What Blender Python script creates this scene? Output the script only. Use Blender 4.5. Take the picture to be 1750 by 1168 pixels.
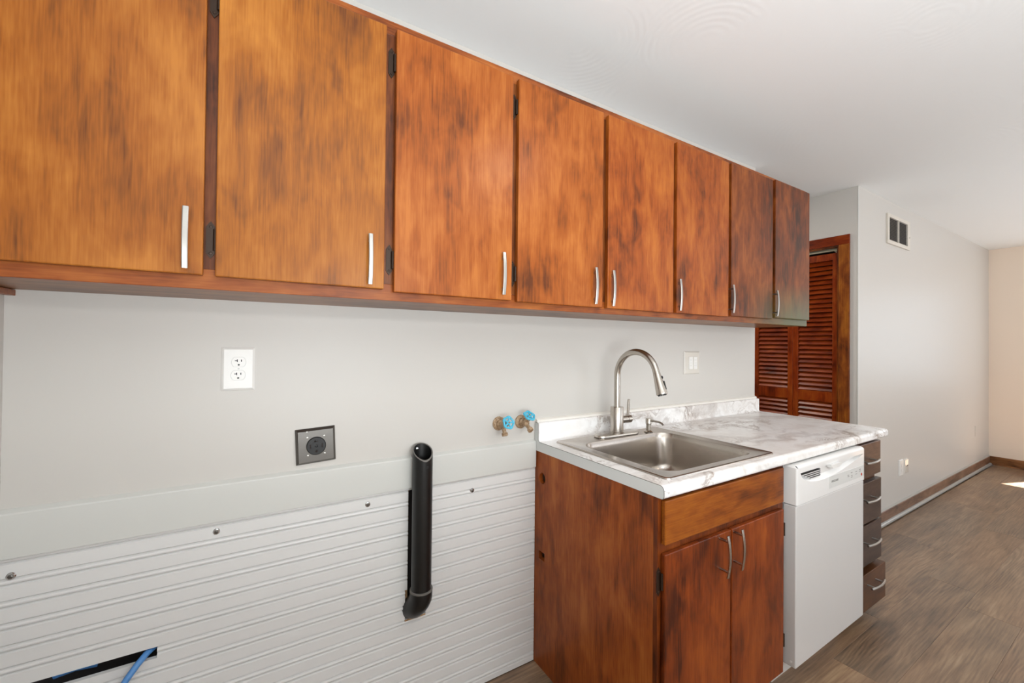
import bpy, bmesh, math, random
from mathutils import Vector, Matrix
random.seed(7)
S = bpy.context.scene
for o in list(bpy.data.objects): bpy.data.objects.remove(o)
PI = math.pi

# ------------------------------------------------------------------ camera
yaw, pit, rol = map(math.radians, (31.5068, 0.5237, 0.5736))
F = Vector((math.sin(yaw)*math.cos(pit), math.cos(yaw)*math.cos(pit), math.sin(pit)))
R0 = Vector((math.cos(yaw), -math.sin(yaw), 0)); U0 = R0.cross(F)
RR = R0*math.cos(rol)+U0*math.sin(rol); UU = -R0*math.sin(rol)+U0*math.cos(rol)
cam = bpy.data.objects.new('camera', bpy.data.cameras.new('camera')); S.collection.objects.link(cam)
mw = Matrix((RR, UU, -F)).transposed().to_4x4(); mw.translation = Vector((0, -1.4392, 1.3197)); cam.matrix_world = mw
cam.data.sensor_width = 36; cam.data.lens = 711.897/1750*36
cam.data.shift_x = 0.247/1750; cam.data.shift_y = -3.086/1750
cam.data.clip_start = .02
S.camera = cam

# ------------------------------------------------------------------ light, world, exposure
S.view_settings.view_transform = 'Standard'; S.view_settings.look = 'None'
S.view_settings.gamma = 1; S.view_settings.use_curve_mapping = False
S.view_settings.exposure = 0.0
w = bpy.data.worlds.new('world'); S.world = w; w.use_nodes = True
w.node_tree.nodes['Background'].inputs[0].default_value = (.82, .9, 1, 1)
w.node_tree.nodes['Background'].inputs[1].default_value = 2.0
def area(name, loc, to, sx, sy, power, col=(1, 1, 1)):
    l = bpy.data.lights.new(name, 'AREA'); l.shape = 'RECTANGLE'; l.size = sx; l.size_y = sy; l.energy = power; l.color = col
    o = bpy.data.objects.new(name, l); S.collection.objects.link(o); o.location = loc
    o.rotation_euler = (Vector(to)-Vector(loc)).to_track_quat('-Z', 'Y').to_euler()
    return o
area('kitchen_ceiling_lamp', (1.25, -1.36, 2.38), (1.25, -1.36, 0), .26, .26, 5, (1, .96, .9))
area('hall_fill', (2.75, .85, 2.38), (2.75, .85, 0), .3, .3, 13, (1, .93, .84))  # added unseen fill that lifts the closet doors and closet wall
area('ceiling_bounce_fill', (.25, -2.4, 1.05), (.6, -2.0, 2.6), 1.3, 1.1, 72, (.90, .965, 1))  # added upward fill that brightens the kitchen ceiling
area('living_bounce_fill', (4.6, -3.0, 1.1), (4.5, -2.7, 2.6), 1.4, 1.2, 34, (.96, .97, 1))  # second added upward fill, for the living-room ceiling
area('window_daylight', (1.6, -4.12, 1.45), (1.6, 0, 1.45), 2.2, 1.3, 4, (.9, .96, 1))
area('cabinet_shadow_light', (1.0, -4.1, 1.92), (.4, 0, 1.3), .7, .16, 14, (1, .98, .95))  # small unseen source added for the shadow edge below the wall cabinet
area('living_window_daylight', (7.08, -1.6, 1.5), (3.5, -1.9, 1.2), 1.5, 1.15, 4, (1, .96, .9))
area('living_front_fill', (5.0, -4.12, 1.25), (5.0, 0, 1.3), 2.4, 1.9, 1, (1, .93, .85))  # broad added fill, set in an unseen opening of the front wall
sun = bpy.data.objects.new('sun', bpy.data.lights.new('sun', 'SUN')); S.collection.objects.link(sun)
sun.data.energy = 40; sun.data.angle = .009; sun.data.color = (1, .96, .9)
sd = Vector((-.93, .37, -1.82)).normalized(); sun.rotation_euler = sd.to_track_quat('-Z', 'Y').to_euler(); sun.location = (9, -2, 5)

# ------------------------------------------------------------------ materials
def lin(c):
    if isinstance(c, str): c = tuple(int(c[i:i+2], 16)/255 for i in (0, 2, 4))
    return tuple(x/12.92 if x <= .04045 else ((x+.055)/1.055)**2.4 for x in c)+(1,)
class NT:
    def __init__(s, name):
        s.m = bpy.data.materials.new(name); s.m.use_nodes = True; s.t = s.m.node_tree
        s.b = s.t.nodes['Principled BSDF']
    def n(s, ty, **kw):
        n = s.t.nodes.new(ty)
        for k, v in kw.items():
            if k.startswith('i_'):
                key = k[2:]; key = int(key) if key.isdigit() else key.replace('_', ' ')
                if hasattr(v, 'is_linked') or isinstance(v, bpy.types.NodeSocket): s.t.links.new(v, n.inputs[key])
                else: n.inputs[key].default_value = v
            else: setattr(n, k, v)
        return n
    def l(s, a, b): s.t.links.new(a, b)
    def ramp(s, fac, stops):
        r = s.n('ShaderNodeValToRGB'); s.l(fac, r.inputs[0]); e = r.color_ramp.elements
        while len(e) < len(stops): e.new(.5)
        for i, (p, c) in enumerate(stops): e[i].position = p; e[i].color = lin(c)
        return r.outputs[0]
    def math(s, op, a, b=0.0):
        n = s.n('ShaderNodeMath', operation=op)
        for i, v in enumerate((a, b)):
            if isinstance(v, bpy.types.NodeSocket): s.l(v, n.inputs[i])
            else: n.inputs[i].default_value = v
        return n.outputs[0]
    def mix(s, f, a, b, mode='MIX'):
        n = s.n('ShaderNodeMix', data_type='RGBA', blend_type=mode)
        for i, v in ((0, f), (6, a), (7, b)):
            if isinstance(v, bpy.types.NodeSocket): s.l(v, n.inputs[i])
            else: n.inputs[i].default_value = v if i == 0 else (lin(v) if isinstance(v, str) else v)
        return n.outputs[2]
    def pos(s, rnd=True, scale=(1, 1, 1), off=0):
        g = s.n('ShaderNodeNewGeometry').outputs['Position']
        if rnd:
            oi = s.n('ShaderNodeObjectInfo').outputs['Random']
            m = s.n('ShaderNodeVectorMath', operation='MULTIPLY_ADD'); s.l(oi, m.inputs[0])
            m.inputs[1].default_value = (17.3, 31.7, 23.1); s.l(g, m.inputs[2]); g = m.outputs[0]
        mp = s.n('ShaderNodeMapping'); s.l(g, mp.inputs[0]); mp.inputs['Scale'].default_value = scale
        mp.inputs['Location'].default_value = (off, off*.7, off*1.3)
        return mp.outputs[0]
    def noise(s, v, scale=1, detail=3, rough=.5, dist=0):
        n = s.n('ShaderNodeTexNoise'); s.l(v, n.inputs['Vector'])
        n.inputs['Scale'].default_value = scale; n.inputs['Detail'].default_value = detail
        n.inputs['Roughness'].default_value = rough; n.inputs['Distortion'].default_value = dist
        return n.outputs[0]
    def bump(s, h, strength=.2, dist=.001):
        b = s.n('ShaderNodeBump'); s.l(h, b.inputs['Height']); b.inputs['Strength'].default_value = strength
        b.inputs['Distance'].default_value = dist; s.l(b.outputs[0], s.b.inputs['Normal'])
def plain(name, c, rough=.5, metal=0, coat=0):
    t = NT(name); t.b.inputs['Base Color'].default_value = lin(c); t.b.inputs['Roughness'].default_value = rough
    t.b.inputs['Metallic'].default_value = metal; t.b.inputs['Coat Weight'].default_value = coat
    return t.m
def wood(name, dark, mid, light, axis='z', rough=.3, blotch=5.0, amt=.5, green=0, coat=.35, gs=1):
    t = NT(name)
    def sc(a, b): return {'z': (a, a, b), 'x': (b, a, a), 'y': (a, b, a)}[axis]
    p1 = t.pos(True, sc(blotch, blotch*.55)); p2 = t.pos(True, sc(42*gs, 2.6*gs), 3); p3 = t.pos(True, sc(260*gs, 13*gs), 5)
    b1 = t.noise(p1, 1, 5, .58, .5); b2 = t.noise(p2, 1, 4, .6, .3); b3 = t.noise(p3, 1, 2, .5, .15)
    # hand-brushed stain: short dark strokes gathered in blotches
    p4 = t.pos(True, sc(blotch*4, blotch*1.6), 9); b4 = t.noise(p4, 1, 3, .55, .6)
    v = t.math('MULTIPLY', t.math('SUBTRACT', b1, .5), 1.3)
    v = t.math('ADD', v, t.math('MULTIPLY', t.math('SUBTRACT', b2, .5), .5))
    v = t.math('ADD', v, t.math('MULTIPLY', t.math('SUBTRACT', b3, .5), .5))
    v = t.math('ADD', v, t.math('MULTIPLY', t.math('SUBTRACT', b4, .5), .8))
    v = t.math('ADD', v, amt)
    col = t.ramp(v, [(.12, dark), (.45, mid), (.8, light)])
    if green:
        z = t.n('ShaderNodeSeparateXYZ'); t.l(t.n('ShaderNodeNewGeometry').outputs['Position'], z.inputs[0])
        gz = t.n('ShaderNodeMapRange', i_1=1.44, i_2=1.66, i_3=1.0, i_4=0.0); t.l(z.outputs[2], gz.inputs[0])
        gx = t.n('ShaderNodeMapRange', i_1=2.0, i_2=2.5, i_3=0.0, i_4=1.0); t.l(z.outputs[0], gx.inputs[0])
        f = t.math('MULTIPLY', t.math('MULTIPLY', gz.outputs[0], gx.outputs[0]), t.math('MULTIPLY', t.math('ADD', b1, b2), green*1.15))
        col = t.mix(f, col, '57542c')  # olive tint, stronger towards the bottom and the right end
    t.l(col, t.b.inputs['Base Color'])
    t.b.inputs['Roughness'].default_value = rough+.06; t.b.inputs['Specular IOR Level'].default_value = .2; t.b.inputs['Coat Weight'].default_value = coat*.35; t.b.inputs['Coat Roughness'].default_value = .26
    t.bump(t.math('ADD', b3, b2), .12, .0006)
    return t.m
def paint(name, c, rough=.6, bump=.05, c2=None):
    t = NT(name); p = t.pos(False)
    n = t.noise(p, 90, 3); n2 = t.noise(p, 1.3, 2)
    t.l(t.mix(n2, lin(c), lin(c2 or c)), t.b.inputs['Base Color']); t.b.inputs['Roughness'].default_value = rough
    t.bump(n, bump, .0006)
    return t.m
def metal(name, c, rough=.28, scale=(400, 400, 6), aniso=.3):
    t = NT(name); p = t.pos(False, scale); n = t.noise(p, 1, 2)
    t.b.inputs['Base Color'].default_value = lin(c); t.b.inputs['Metallic'].default_value = 1
    r = t.n('ShaderNodeMapRange', i_1=.3, i_2=.7, i_3=rough-.05, i_4=rough+.08); t.l(n, r.inputs[0]); t.l(r.outputs[0], t.b.inputs['Roughness'])
    return t.m

M = {}
M['wall'] = paint('wall_paint', 'cac6c0', .42, .06)
M['wall_warm'] = paint('wall_paint_warm', 'ecdccb', .45, .06)
M['trimw'] = paint('trim_paint', 'cfcfca', .35, .05)
M['bead'] = paint('beadboard_paint', 'dedddb', .34, .04)
def ceiling_mat():
    t = NT('ceiling_plaster'); p = t.pos(False)
    v = t.n('ShaderNodeTexVoronoi', feature='F1'); t.l(p, v.inputs['Vector']); v.inputs['Scale'].default_value = 2.1
    wv = t.math('SINE', t.math('MULTIPLY', v.outputs['Distance'], 120))
    msk = t.n('ShaderNodeMapRange', i_1=.46, i_2=.66); t.l(t.noise(p, 1.7, 2), msk.inputs[0])
    fine = t.noise(p, 60, 3)
    h = t.math('ADD', t.math('MULTIPLY', wv, msk.outputs[0]), t.math('MULTIPLY', fine, .8))
    t.b.inputs['Base Color'].default_value = lin('eef0f0'); t.b.inputs['Roughness'].default_value = .7; t.b.inputs['Specular IOR Level'].default_value = .25
    t.bump(h, .16, .0012); return t.m
M['ceiling'] = ceiling_mat()
M['wood_a'] = wood('stain_honey', '5c3215', '91521a', 'ab6b2a', amt=.48, blotch=3.6)
M['wood_b'] = wood('stain_honey_light', '633719', '96571b', 'b0702c', amt=.50, blotch=3.4)
M['wood_c'] = wood('stain_orange', '5a2d10', '954d18', 'ae662b', amt=.52, blotch=4.4)
M['wood_d'] = wood('stain_orange_dark', '51260d', '8f4514', 'aa6024', amt=.49, blotch=5)
M['wood_e'] = wood('stain_russet', '431c08', '853b0e', 'a5561c', amt=.48, blotch=5.5)
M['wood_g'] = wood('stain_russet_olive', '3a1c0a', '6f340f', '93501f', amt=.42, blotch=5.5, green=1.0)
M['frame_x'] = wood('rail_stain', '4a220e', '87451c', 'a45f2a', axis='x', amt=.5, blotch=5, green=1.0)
M['frame_z'] = wood('stile_stain', '361a0c', '663416', '804a22', axis='z', amt=.42, blotch=5)
M['case'] = wood('case_bottom_stain', '553018', '85552f', '9c6a3e', axis='x', amt=.45)
M['base_side'] = wood('base_side_stain', '592a12', '95491a', 'b3672b', amt=.46, blotch=3.6, rough=.36)
M['base_front'] = wood('base_front_stain', '421806', '7a340d', '964916', amt=.44, blotch=4.6, rough=.28)
M['base_drawer'] = wood('base_drawer_stain', '4a2008', '80400f', '9d5a19', axis='x', amt=.48, blotch=4, rough=.28)
M['base_frame'] = wood('base_frame_stain', '3f1b0b', '6b300f', '86441a', amt=.42, blotch=5, rough=.3)
M['walnut'] = wood('walnut_drawer_stain', '332018', '543a2d', '6c5043', axis='x', amt=.46, blotch=5, rough=.25)
M['walnut_mid'] = wood('walnut_mid_stain', '221611', '3d2b22', '523e34', axis='x', amt=.46, blotch=5, rough=.25)
M['walnut_low'] = wood('walnut_low_stain', '281307', '4a2a13', '60391b', axis='x', amt=.46, blotch=5, rough=.25)
M['closet'] = wood('closet_stain', '4a1605', '82300c', '9c4a16', axis='z', amt=.5, blotch=5, rough=.25)
M['slat'] = wood('louver_stain', '3c1004', '762a0a', '944012', axis='y', amt=.5, blotch=6, rough=.25)
M['casing'] = wood('casing_stain', '44200c', '7a3d14', 'a0601f', axis='z', amt=.48, blotch=6, rough=.3, gs=.55)
M['baseb'] = wood('baseboard_stain', '4a3325', '7a5a46', '94735c', axis='x', amt=.47, blotch=5, rough=.25)
M['baseb_far'] = wood('baseboard_far_stain', '4a2a14', '7d5230', '946540', axis='y', amt=.47, blotch=5, rough=.3)
M['rawwood'] = wood('raw_wood', '8a6a48', 'b89670', 'd0b48c', amt=.5, rough=.8, coat=0)
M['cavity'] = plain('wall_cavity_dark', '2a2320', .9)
M['steel'] = plain('brushed_nickel', 'bbb4ab', .26, 1)
M['sink'] = plain('brushed_steel_sink', 'b8b0a8', .27, 1)
M['handle'] = plain('satin_nickel', 'b2afaa', .36, 1)
M['chrome'] = plain('chrome', 'cfcfcf', .12, 1)
M['plate_steel'] = plain('worn_steel_plate', '6f6c68', .36, 1)
M['track'] = plain('track_metal', 'a39c88', .4, .6)
M['bronze'] = plain('dark_bronze', '36261b', .4, .5)
M['hinge_light'] = plain('hinge_nickel', '6e5d4f', .35, .8)
M['black'] = plain('black_plastic', '141414', .42)
M['abs'] = None
def abs_mat():
    t = NT('black_abs_pipe'); p = t.pos(False, (60, 60, 18)); n = t.noise(p, 1, 4, .6)
    t.l(t.ramp(n, [(.3, '0c0c0c'), (.66, '151514'), (.82, '3a3836')]), t.b.inputs['Base Color']); t.b.inputs['Roughness'].default_value = .38
    return t.m
M['abs'] = abs_mat()
M['abs_edge'] = plain('abs_cut_edge', '6b6762', .6)
M['white_pl'] = plain('white_plastic', 'e8e6e2', .3)
M['clear_pl'] = plain('white_plastic_wrapped', 'd9d4cb', .12, 0, .6)
M['dw'] = plain('white_enamel', 'e7e6e4', .28, 0, .4)
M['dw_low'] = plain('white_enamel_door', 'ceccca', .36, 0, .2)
M['dw_grey'] = plain('grey_label', 'cfcfcc', .4)
M['dw_text'] = plain('grey_print', '7a7874', .5)
M['red'] = plain('red_print', 'b8402f', .5)
M['blue_pl'] = plain('blue_handwheel', '4fb6d4', .4)
M['cable'] = plain('blue_tubing', '4f87c4', .3)
def brass_mat():
    t = NT('dull_brass'); p = t.pos(False, (1, 1, 1)); n = t.noise(p, 160, 4, .6)
    t.l(t.ramp(n, [(.3, '7d6044'), (.5, 'a98c6c'), (.72, 'c4ae94')]), t.b.inputs['Base Color'])
    t.b.inputs['Metallic'].default_value = .15; t.b.inputs['Roughness'].default_value = .5; return t.m
M['brass'] = brass_mat()
M['caulk'] = plain('white_caulk', 'e6e2da', .5)
M['shoe'] = plain('grey_shoe_moulding', '9a9b98', .28, 0, .4)
M['toe'] = plain('toe_kick_white', 'cfcdc9', .5)
M['vent'] = plain('vent_enamel', 'd6cfc4', .45)
M['vent_slat'] = plain('vent_slat_brown', '8c8276', .5)
M['laminate_end'] = paint('laminate_end_cap', 'e0e1df', .4, .03, 'd6dad9')
M['seam'] = plain('laminate_seam', '77736d', .6)
def marble():
    t = NT('marble_laminate'); p = t.pos(False)
    wx = t.n('ShaderNodeTexNoise'); t.l(p, wx.inputs['Vector']); wx.inputs['Scale'].default_value = 3.2; wx.inputs['Detail'].default_value = 5
    mm = t.n('ShaderNodeVectorMath', operation='MULTIPLY_ADD'); t.l(wx.outputs['Color'], mm.inputs[0]); mm.inputs[1].default_value = (.55, .55, .55); t.l(p, mm.inputs[2])
    rot = t.n('ShaderNodeMapping'); t.l(mm.outputs[0], rot.inputs[0]); rot.inputs['Rotation'].default_value = (.2, .5, .75); rot.inputs['Scale'].default_value = (1, 2.6, 1.6)
    q = rot.outputs[0]
    def vein(sc, w0, off, det=6):
        mp = t.n('ShaderNodeMapping'); t.l(q, mp.inputs[0]); mp.inputs['Location'].default_value = (off, off, off)
        n = t.noise(mp.outputs[0], sc, det, .6, .5)
        a = t.math('ABSOLUTE', t.math('SUBTRACT', n, .5))
        mr = t.n('ShaderNodeMapRange', i_1=0.0, i_2=w0, i_3=1.0, i_4=0.0); t.l(a, mr.inputs[0]); return mr.outputs[0]
    cloud = t.noise(q, 2.6, 6, .62, .4)
    base = t.ramp(cloud, [(.34, 'dad4cf'), (.46, 'ebe8e5'), (.6, 'f4f3f2')])
    gate = t.n('ShaderNodeMapRange', i_1=.48, i_2=.66); t.l(t.noise(q, 1.9, 3, .5), gate.inputs[0])
    c = t.mix(t.math('MULTIPLY', vein(2.2, .035, 3), t.math('MULTIPLY', gate.outputs[0], .75)), base, '8d7d74')
    c = t.mix(t.math('MULTIPLY', vein(4.6, .03, 8, 8), t.math('MULTIPLY', gate.outputs[0], .8)), c, '8b7562')
    c = t.mix(t.math('MULTIPLY', vein(1.3, .055, 14, 7), .38), c, 'a69c96')
    t.l(c, t.b.inputs['Base Color']); t.b.inputs['Roughness'].default_value = .3; t.b.inputs['Specular IOR Level'].default_value = .25
    return t.m
M['marble'] = marble()
def floor_mat():
    t = NT('oak_vinyl_plank')
    p = t.pos(True, (.9, 5.2, 1)); warp = t.noise(p, 1, 3, .5, .2)
    oi = t.n('ShaderNodeObjectInfo').outputs['Random']
    sy = t.n('ShaderNodeSeparateXYZ'); t.l(t.pos(True), sy.inputs[0])
    rings = t.math('SINE', t.math('ADD', t.math('MULTIPLY', warp, 85), t.math('MULTIPLY', sy.outputs[1], 420)))
    rmask = t.n('ShaderNodeMapRange', i_1=.40, i_2=.62); t.l(t.noise(t.pos(True, (1.1, 3, 1), 7), 1, 2), rmask.inputs[0])
    g = t.noise(t.pos(True, (5, 120, 1), 3), 1, 3, .6, .2)
    g2 = t.noise(t.pos(True, (2.2, 30, 1), 4), 1, 4, .6, .5)
    blotch = t.noise(t.pos(True, (2.4, 6.5, 1), 11), 1, 4, .55, .5)
    v = t.math('ADD', t.math('MULTIPLY', t.math('SUBTRACT', blotch, .5), .85), t.math('MULTIPLY', t.math('SUBTRACT', g, .5), .8))
    v = t.math('ADD', v, t.math('MULTIPLY', t.math('SUBTRACT', g2, .5), .55))
    v = t.math('ADD', v, t.math('MULTIPLY', t.math('MULTIPLY', rings, rmask.outputs[0]), .08))
    v = t.math('ADD', v, t.math('MULTIPLY', t.math('SUBTRACT', oi, .5), .16)); v = t.math('ADD', v, .5)
    col = t.ramp(v, [(.1, '4b4038'), (.42, '766250'), (.62, '8b735c'), (.9, 'a58d73')])
    warm = t.ramp(v, [(.1, '4c3c31'), (.42, '7a604a'), (.62, '8e7158'), (.9, 'a68a6c')])
    wf_ = t.n('ShaderNodeMapRange', i_1=.4, i_2=.62); t.l(t.noise(t.pos(True, (.8, 2.2, 1), 21), 1, 2), wf_.inputs[0])
    col = t.mix(wf_.outputs[0], col, warm)
    t.l(col, t.b.inputs['Base Color']); t.b.inputs['Roughness'].default_value = .34
    t.bump(t.math('ADD', g, t.math('MULTIPLY', rings, .3)), .15, .0006)
    return t.m
M['floor'] = floor_mat()

# ------------------------------------------------------------------ builders
class MB:
    def __init__(s): s.bm = bmesh.new()
    def _merge(s, b, smooth=False, mi=0):
        for f in b.faces: f.smooth = smooth; f.material_index = mi
        me = bpy.data.meshes.new('t'); b.to_mesh(me); b.free(); s.bm.from_mesh(me); bpy.data.meshes.remove(me)
    def box(s, x0, x1, y0, y1, z0, z1, bev=0, seg=2, mi=0, mat=None):
        b = bmesh.new(); bmesh.ops.create_cube(b, size=1)
        for v in b.verts: v.co = Vector(((x0+x1)/2+v.co.x*(x1-x0), (y0+y1)/2+v.co.y*(y1-y0), (z0+z1)/2+v.co.z*(z1-z0)))
        if bev: bmesh.ops.bevel(b, geom=b.edges[:], offset=bev, segments=seg, affect='EDGES', profile=.5)
        if mat: b.transform(mat)
        s._merge(b, False, mi); return s
    def prism(s, poly, axis, a, b_, mi=0, smooth=False):
        b = bmesh.new()
        def P(u, v, t): return {'x': (t, u, v), 'y': (u, t, v), 'z': (u, v, t)}[axis]
        A = [b.verts.new(P(u, v, a)) for u, v in poly]; B = [b.verts.new(P(u, v, b_)) for u, v in poly]
        n = len(poly)
        for i in range(n): b.faces.new((A[i], A[(i+1) % n], B[(i+1) % n], B[i]))
        for f in b.faces: f.smooth = smooth
        b.faces.new(A); b.faces.new(B)
        bmesh.ops.recalc_face_normals(b, faces=b.faces)
        for f in b.faces: f.material_index = mi
        me = bpy.data.meshes.new('t'); b.to_mesh(me); b.free(); s.bm.from_mesh(me); bpy.data.meshes.remove(me); return s
    def lathe(s, c, axis, prof, n=28, mi=0, cap=True, smooth=True):
        b = bmesh.new(); ax = Vector(axis).normalized(); q = ax.to_track_quat('Z', 'Y'); c = Vector(c)
        rings = []
        for r, h in prof:
            rings.append([b.verts.new(c+q@Vector((r*math.cos(2*PI*i/n), r*math.sin(2*PI*i/n), h))) for i in range(n)])
        for A, B in zip(rings, rings[1:]):
            for i in range(n): b.faces.new((A[i], A[(i+1) % n], B[(i+1) % n], B[i]))
        if cap: b.faces.new(rings[0]); b.faces.new(rings[-1])
        bmesh.ops.recalc_face_normals(b, faces=b.faces); s._merge(b, smooth, mi); return s
    def cyl(s, p0, p1, r, r1=None, n=20, mi=0):
        p0, p1 = Vector(p0), Vector(p1); L = (p1-p0).length
        r1 = r if r1 is None else r1; e = min(r, r1)*.08
        return s.lathe(p0, p1-p0, [(r-e, 0), (r, e), (r1, L-e), (r1-e, L)], n, mi)
    def tube(s, pts, rad, n=16, mi=0, flat=None):
        b = bmesh.new(); pts = [Vector(p) for p in pts]; rings = []
        up = None
        for i, p in enumerate(pts):
            d = (pts[min(i+1, len(pts)-1)]-pts[max(i-1, 0)]).normalized()
            if up is None:
                up = Vector((1, 0, 0)) if abs(d.x) < .9 else Vector((0, 0, 1))
            up = (up-d*up.dot(d)).normalized(); sd = d.cross(up)
            r = rad[i] if isinstance(rad, (list, tuple)) else rad
            if flat:
                a_, b_ = flat; ring = [b.verts.new(p+up*u*a_+sd*v*b_) for u, v in ((1, .6), (.7, 1), (-.7, 1), (-1, .6), (-1, -.6), (-.7, -1), (.7, -1), (1, -.6))]
            else: ring = [b.verts.new(p+(up*math.cos(2*PI*k/n)+sd*math.sin(2*PI*k/n))*r) for k in range(n)]
            rings.append(ring)
        m = len(rings[0])
        for A, B in zip(rings, rings[1:]):
            for i in range(m): b.faces.new((A[i], A[(i+1) % m], B[(i+1) % m], B[i]))
        b.faces.new(rings[0]); b.faces.new(rings[-1]); bmesh.ops.recalc_face_normals(b, faces=b.faces)
        s._merge(b, not flat, mi); return s
    def build(s, name, mats, parent=None, **props):
        me = bpy.data.meshes.new(name)
        vs = [v.co for v in s.bm.verts]
        lo = Vector([min(v[i] for v in vs) for i in range(3)]); hi = Vector([max(v[i] for v in vs) for i in range(3)])
        c = (lo+hi)/2
        if parent is None: c.z = lo.z
        for v in s.bm.verts: v.co -= c
        for e in s.bm.edges:
            if len(e.link_faces) == 2 and e.calc_face_angle(0) > .62: e.smooth = False
        s.bm.to_mesh(me); s.bm.free()
        for m in (mats if isinstance(mats, (list, tuple)) else [mats]): me.materials.append(M[m])
        o = bpy.data.objects.new(name, me); S.collection.objects.link(o)
        o.location = c-(wloc(parent) if parent else Vector())
        o.parent = parent
        for k, v in props.items(): o[k] = v
        return o
def wloc(o):
    v = Vector()
    while o: v = v+o.location; o = o.parent
    return v
def thing(name, loc, label, cat, group=None):
    o = bpy.data.objects.new(name, None); S.collection.objects.link(o); o.location = loc; o.empty_display_size = .05
    o['label'] = label; o['category'] = cat
    if group: o['group'] = group
    return o
def setting(name, loc=(0, 0, 0)):
    o = bpy.data.objects.new(name, None); S.collection.objects.link(o); o.location = loc; o['kind'] = 'structure'; return o
def put(src, name, world, parent, **props):
    c = src.copy(); c.name = name; S.collection.objects.link(c); c.parent = parent; c.location = Vector(world)-wloc(parent)
    for k, v in props.items(): c[k] = v
    return c

# ------------------------------------------------------------------ room shell
H = 2.445; XL = -.5; XE = 2.68; XC = 3.565; YC = -.227; XF = 7.143; YB = -4.2; YH = 1.6
wm = MB()
wm.box(XL-.12, XE, 0, .12, .80, H); wm.box(1.0, XE, 0, .12, 0, .80); wm.box(XL-.12, 1.0, .09, .12, 0, .80, mi=1)
wm.build('wall_back', ['wall', 'cavity'], kind='structure')
MB().box(XL-.12, XL, YB-.12, 0, 0, H).build('wall_left', 'wall', kind='structure')
# right-hand wall block (closet face and long wall)
wr = MB()
DY0, DY1, DZ = -.118, .515, 2.05      # closet opening
wr.box(XC, XC+.12, YC, DY0, 0, H); wr.box(XC, XC+.12, DY1, YH, 0, H); wr.box(XC, XC+.12, DY0, DY1, DZ, H)
wr.build('wall_closet', 'wall', kind='structure')
MB().box(XC+.12, XF+.12, YC, YC+.12, 0, H).build('wall_right', 'wall', kind='structure')
wf = MB()
WY0, WY1, WZ0, WZ1 = -2.55, -.81, .85, 2.06
wf.box(XF, XF+.12, WY1, YC, 0, H); wf.box(XF, XF+.12, YB-.12, WY0, 0, H)
wf.box(XF, XF+.12, WY0, WY1, 0, WZ0); wf.box(XF, XF+.12, WY0, WY1, WZ1, H)
wf.build('wall_far', 'wall_warm', kind='structure')
wb = MB()
for a, b, z0, z1 in [(XL-.12, .5, 0, H), (2.7, 3.8, 0, H), (6.2, XF+.12, 0, H), (.5, 2.7, 0, .8), (.5, 2.7, 2.1, H), (3.8, 6.2, 2.2, H), (3.8, 6.2, 0, .05)]:
    wb.box(a, b, YB-.12, YB, z0, z1)
wb.build('wall_front', 'wall', kind='structure')
MB().box(XL-.12, XC+.12, YH, YH+.1, 0, H).build('wall_hall', 'wall', kind='structure')
MB().box(XL-.12, XL, .12, YH, 0, H).build('wall_hall_end', 'wall', kind='structure')
MB().box(XL-.12, XF+.12, YB-.12, YH+.1, H, H+.06).build('ceiling', 'ceiling', kind='structure')
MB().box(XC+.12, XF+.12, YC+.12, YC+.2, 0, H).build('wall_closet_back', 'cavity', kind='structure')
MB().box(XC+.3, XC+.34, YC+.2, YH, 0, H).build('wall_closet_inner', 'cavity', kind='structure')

fl = setting('floor', (3, -2, 0))
MB().box(XL-.12, XF+.12, YB-.12, YH+.1, -.06, -.009).build('subfloor', 'floor', fl)
PW, PLn = .187, 1.22
offs = {1: 3.89-3*PLn, 2: 3.814-3*PLn, 4: 3.095-2*PLn, 3: 2.1-1*PLn}
for r in range(-1, 22):
    y1 = -.083-PW*(r-1)+0.0 if r >= 1 else -.083+PW*(1-r)
    y1 = -.27+PW*(1-r); y0 = y1-PW
    if y0 > -.002: continue
    yy1 = min(y1, -.0035)
    off = offs.get(r, random.uniform(-1.2, 0))
    x = off-PLn*2
    while x < XF:
        a, b = max(x, XL+.001), min(x+PLn, XF-.001)
        x += PLn
        if b-a < .04: continue
        if yy1 > YC:                       # row that runs under the long wall
            b = min(b, XC-.001)
            if b-a < .04: continue
        m = MB(); m.box(a+.0002, b-.0002, y0+.0002, yy1-.0002, -.0088, 0, bev=.0007, seg=1)
        m.build('floor_plank', 'floor', fl)
    if y0 < -3.6: break

# window frames standing in the openings outside the frame
def window(name, x0, x1, y0, y1, z0, z1, along):
    w_ = MB(); t = .045
    if along == 'x':
        w_.box(x0, x1, y0, y1, z0, z0+t); w_.box(x0, x1, y0, y1, z1-t, z1); w_.box(x0, x0+t, y0, y1, z0, z1); w_.box(x1-t, x1, y0, y1, z0, z1); w_.box((x0+x1-t)/2, (x0+x1+t)/2, y0, y1, z0, z1)
    else:
        w_.box(x0, x1, y0, y1, z0, z0+t); w_.box(x0, x1, y0, y1, z1-t, z1); w_.box(x0, x1, y0, y0+t, z0, z1); w_.box(x0, x1, y1-t, y1, z0, z1)
    w_.build(name, 'trimw', kind='structure')
window('window_1', .5, 2.7, YB-.09, YB-.04, .8, 2.1, 'x')
window('window_2', 3.8, 6.2, YB-.09, YB-.04, .05, 2.2, 'x')
window('window_3', XF+.05, XF+.10, WY0, WY1, WZ0, WZ1, 'y')

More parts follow.
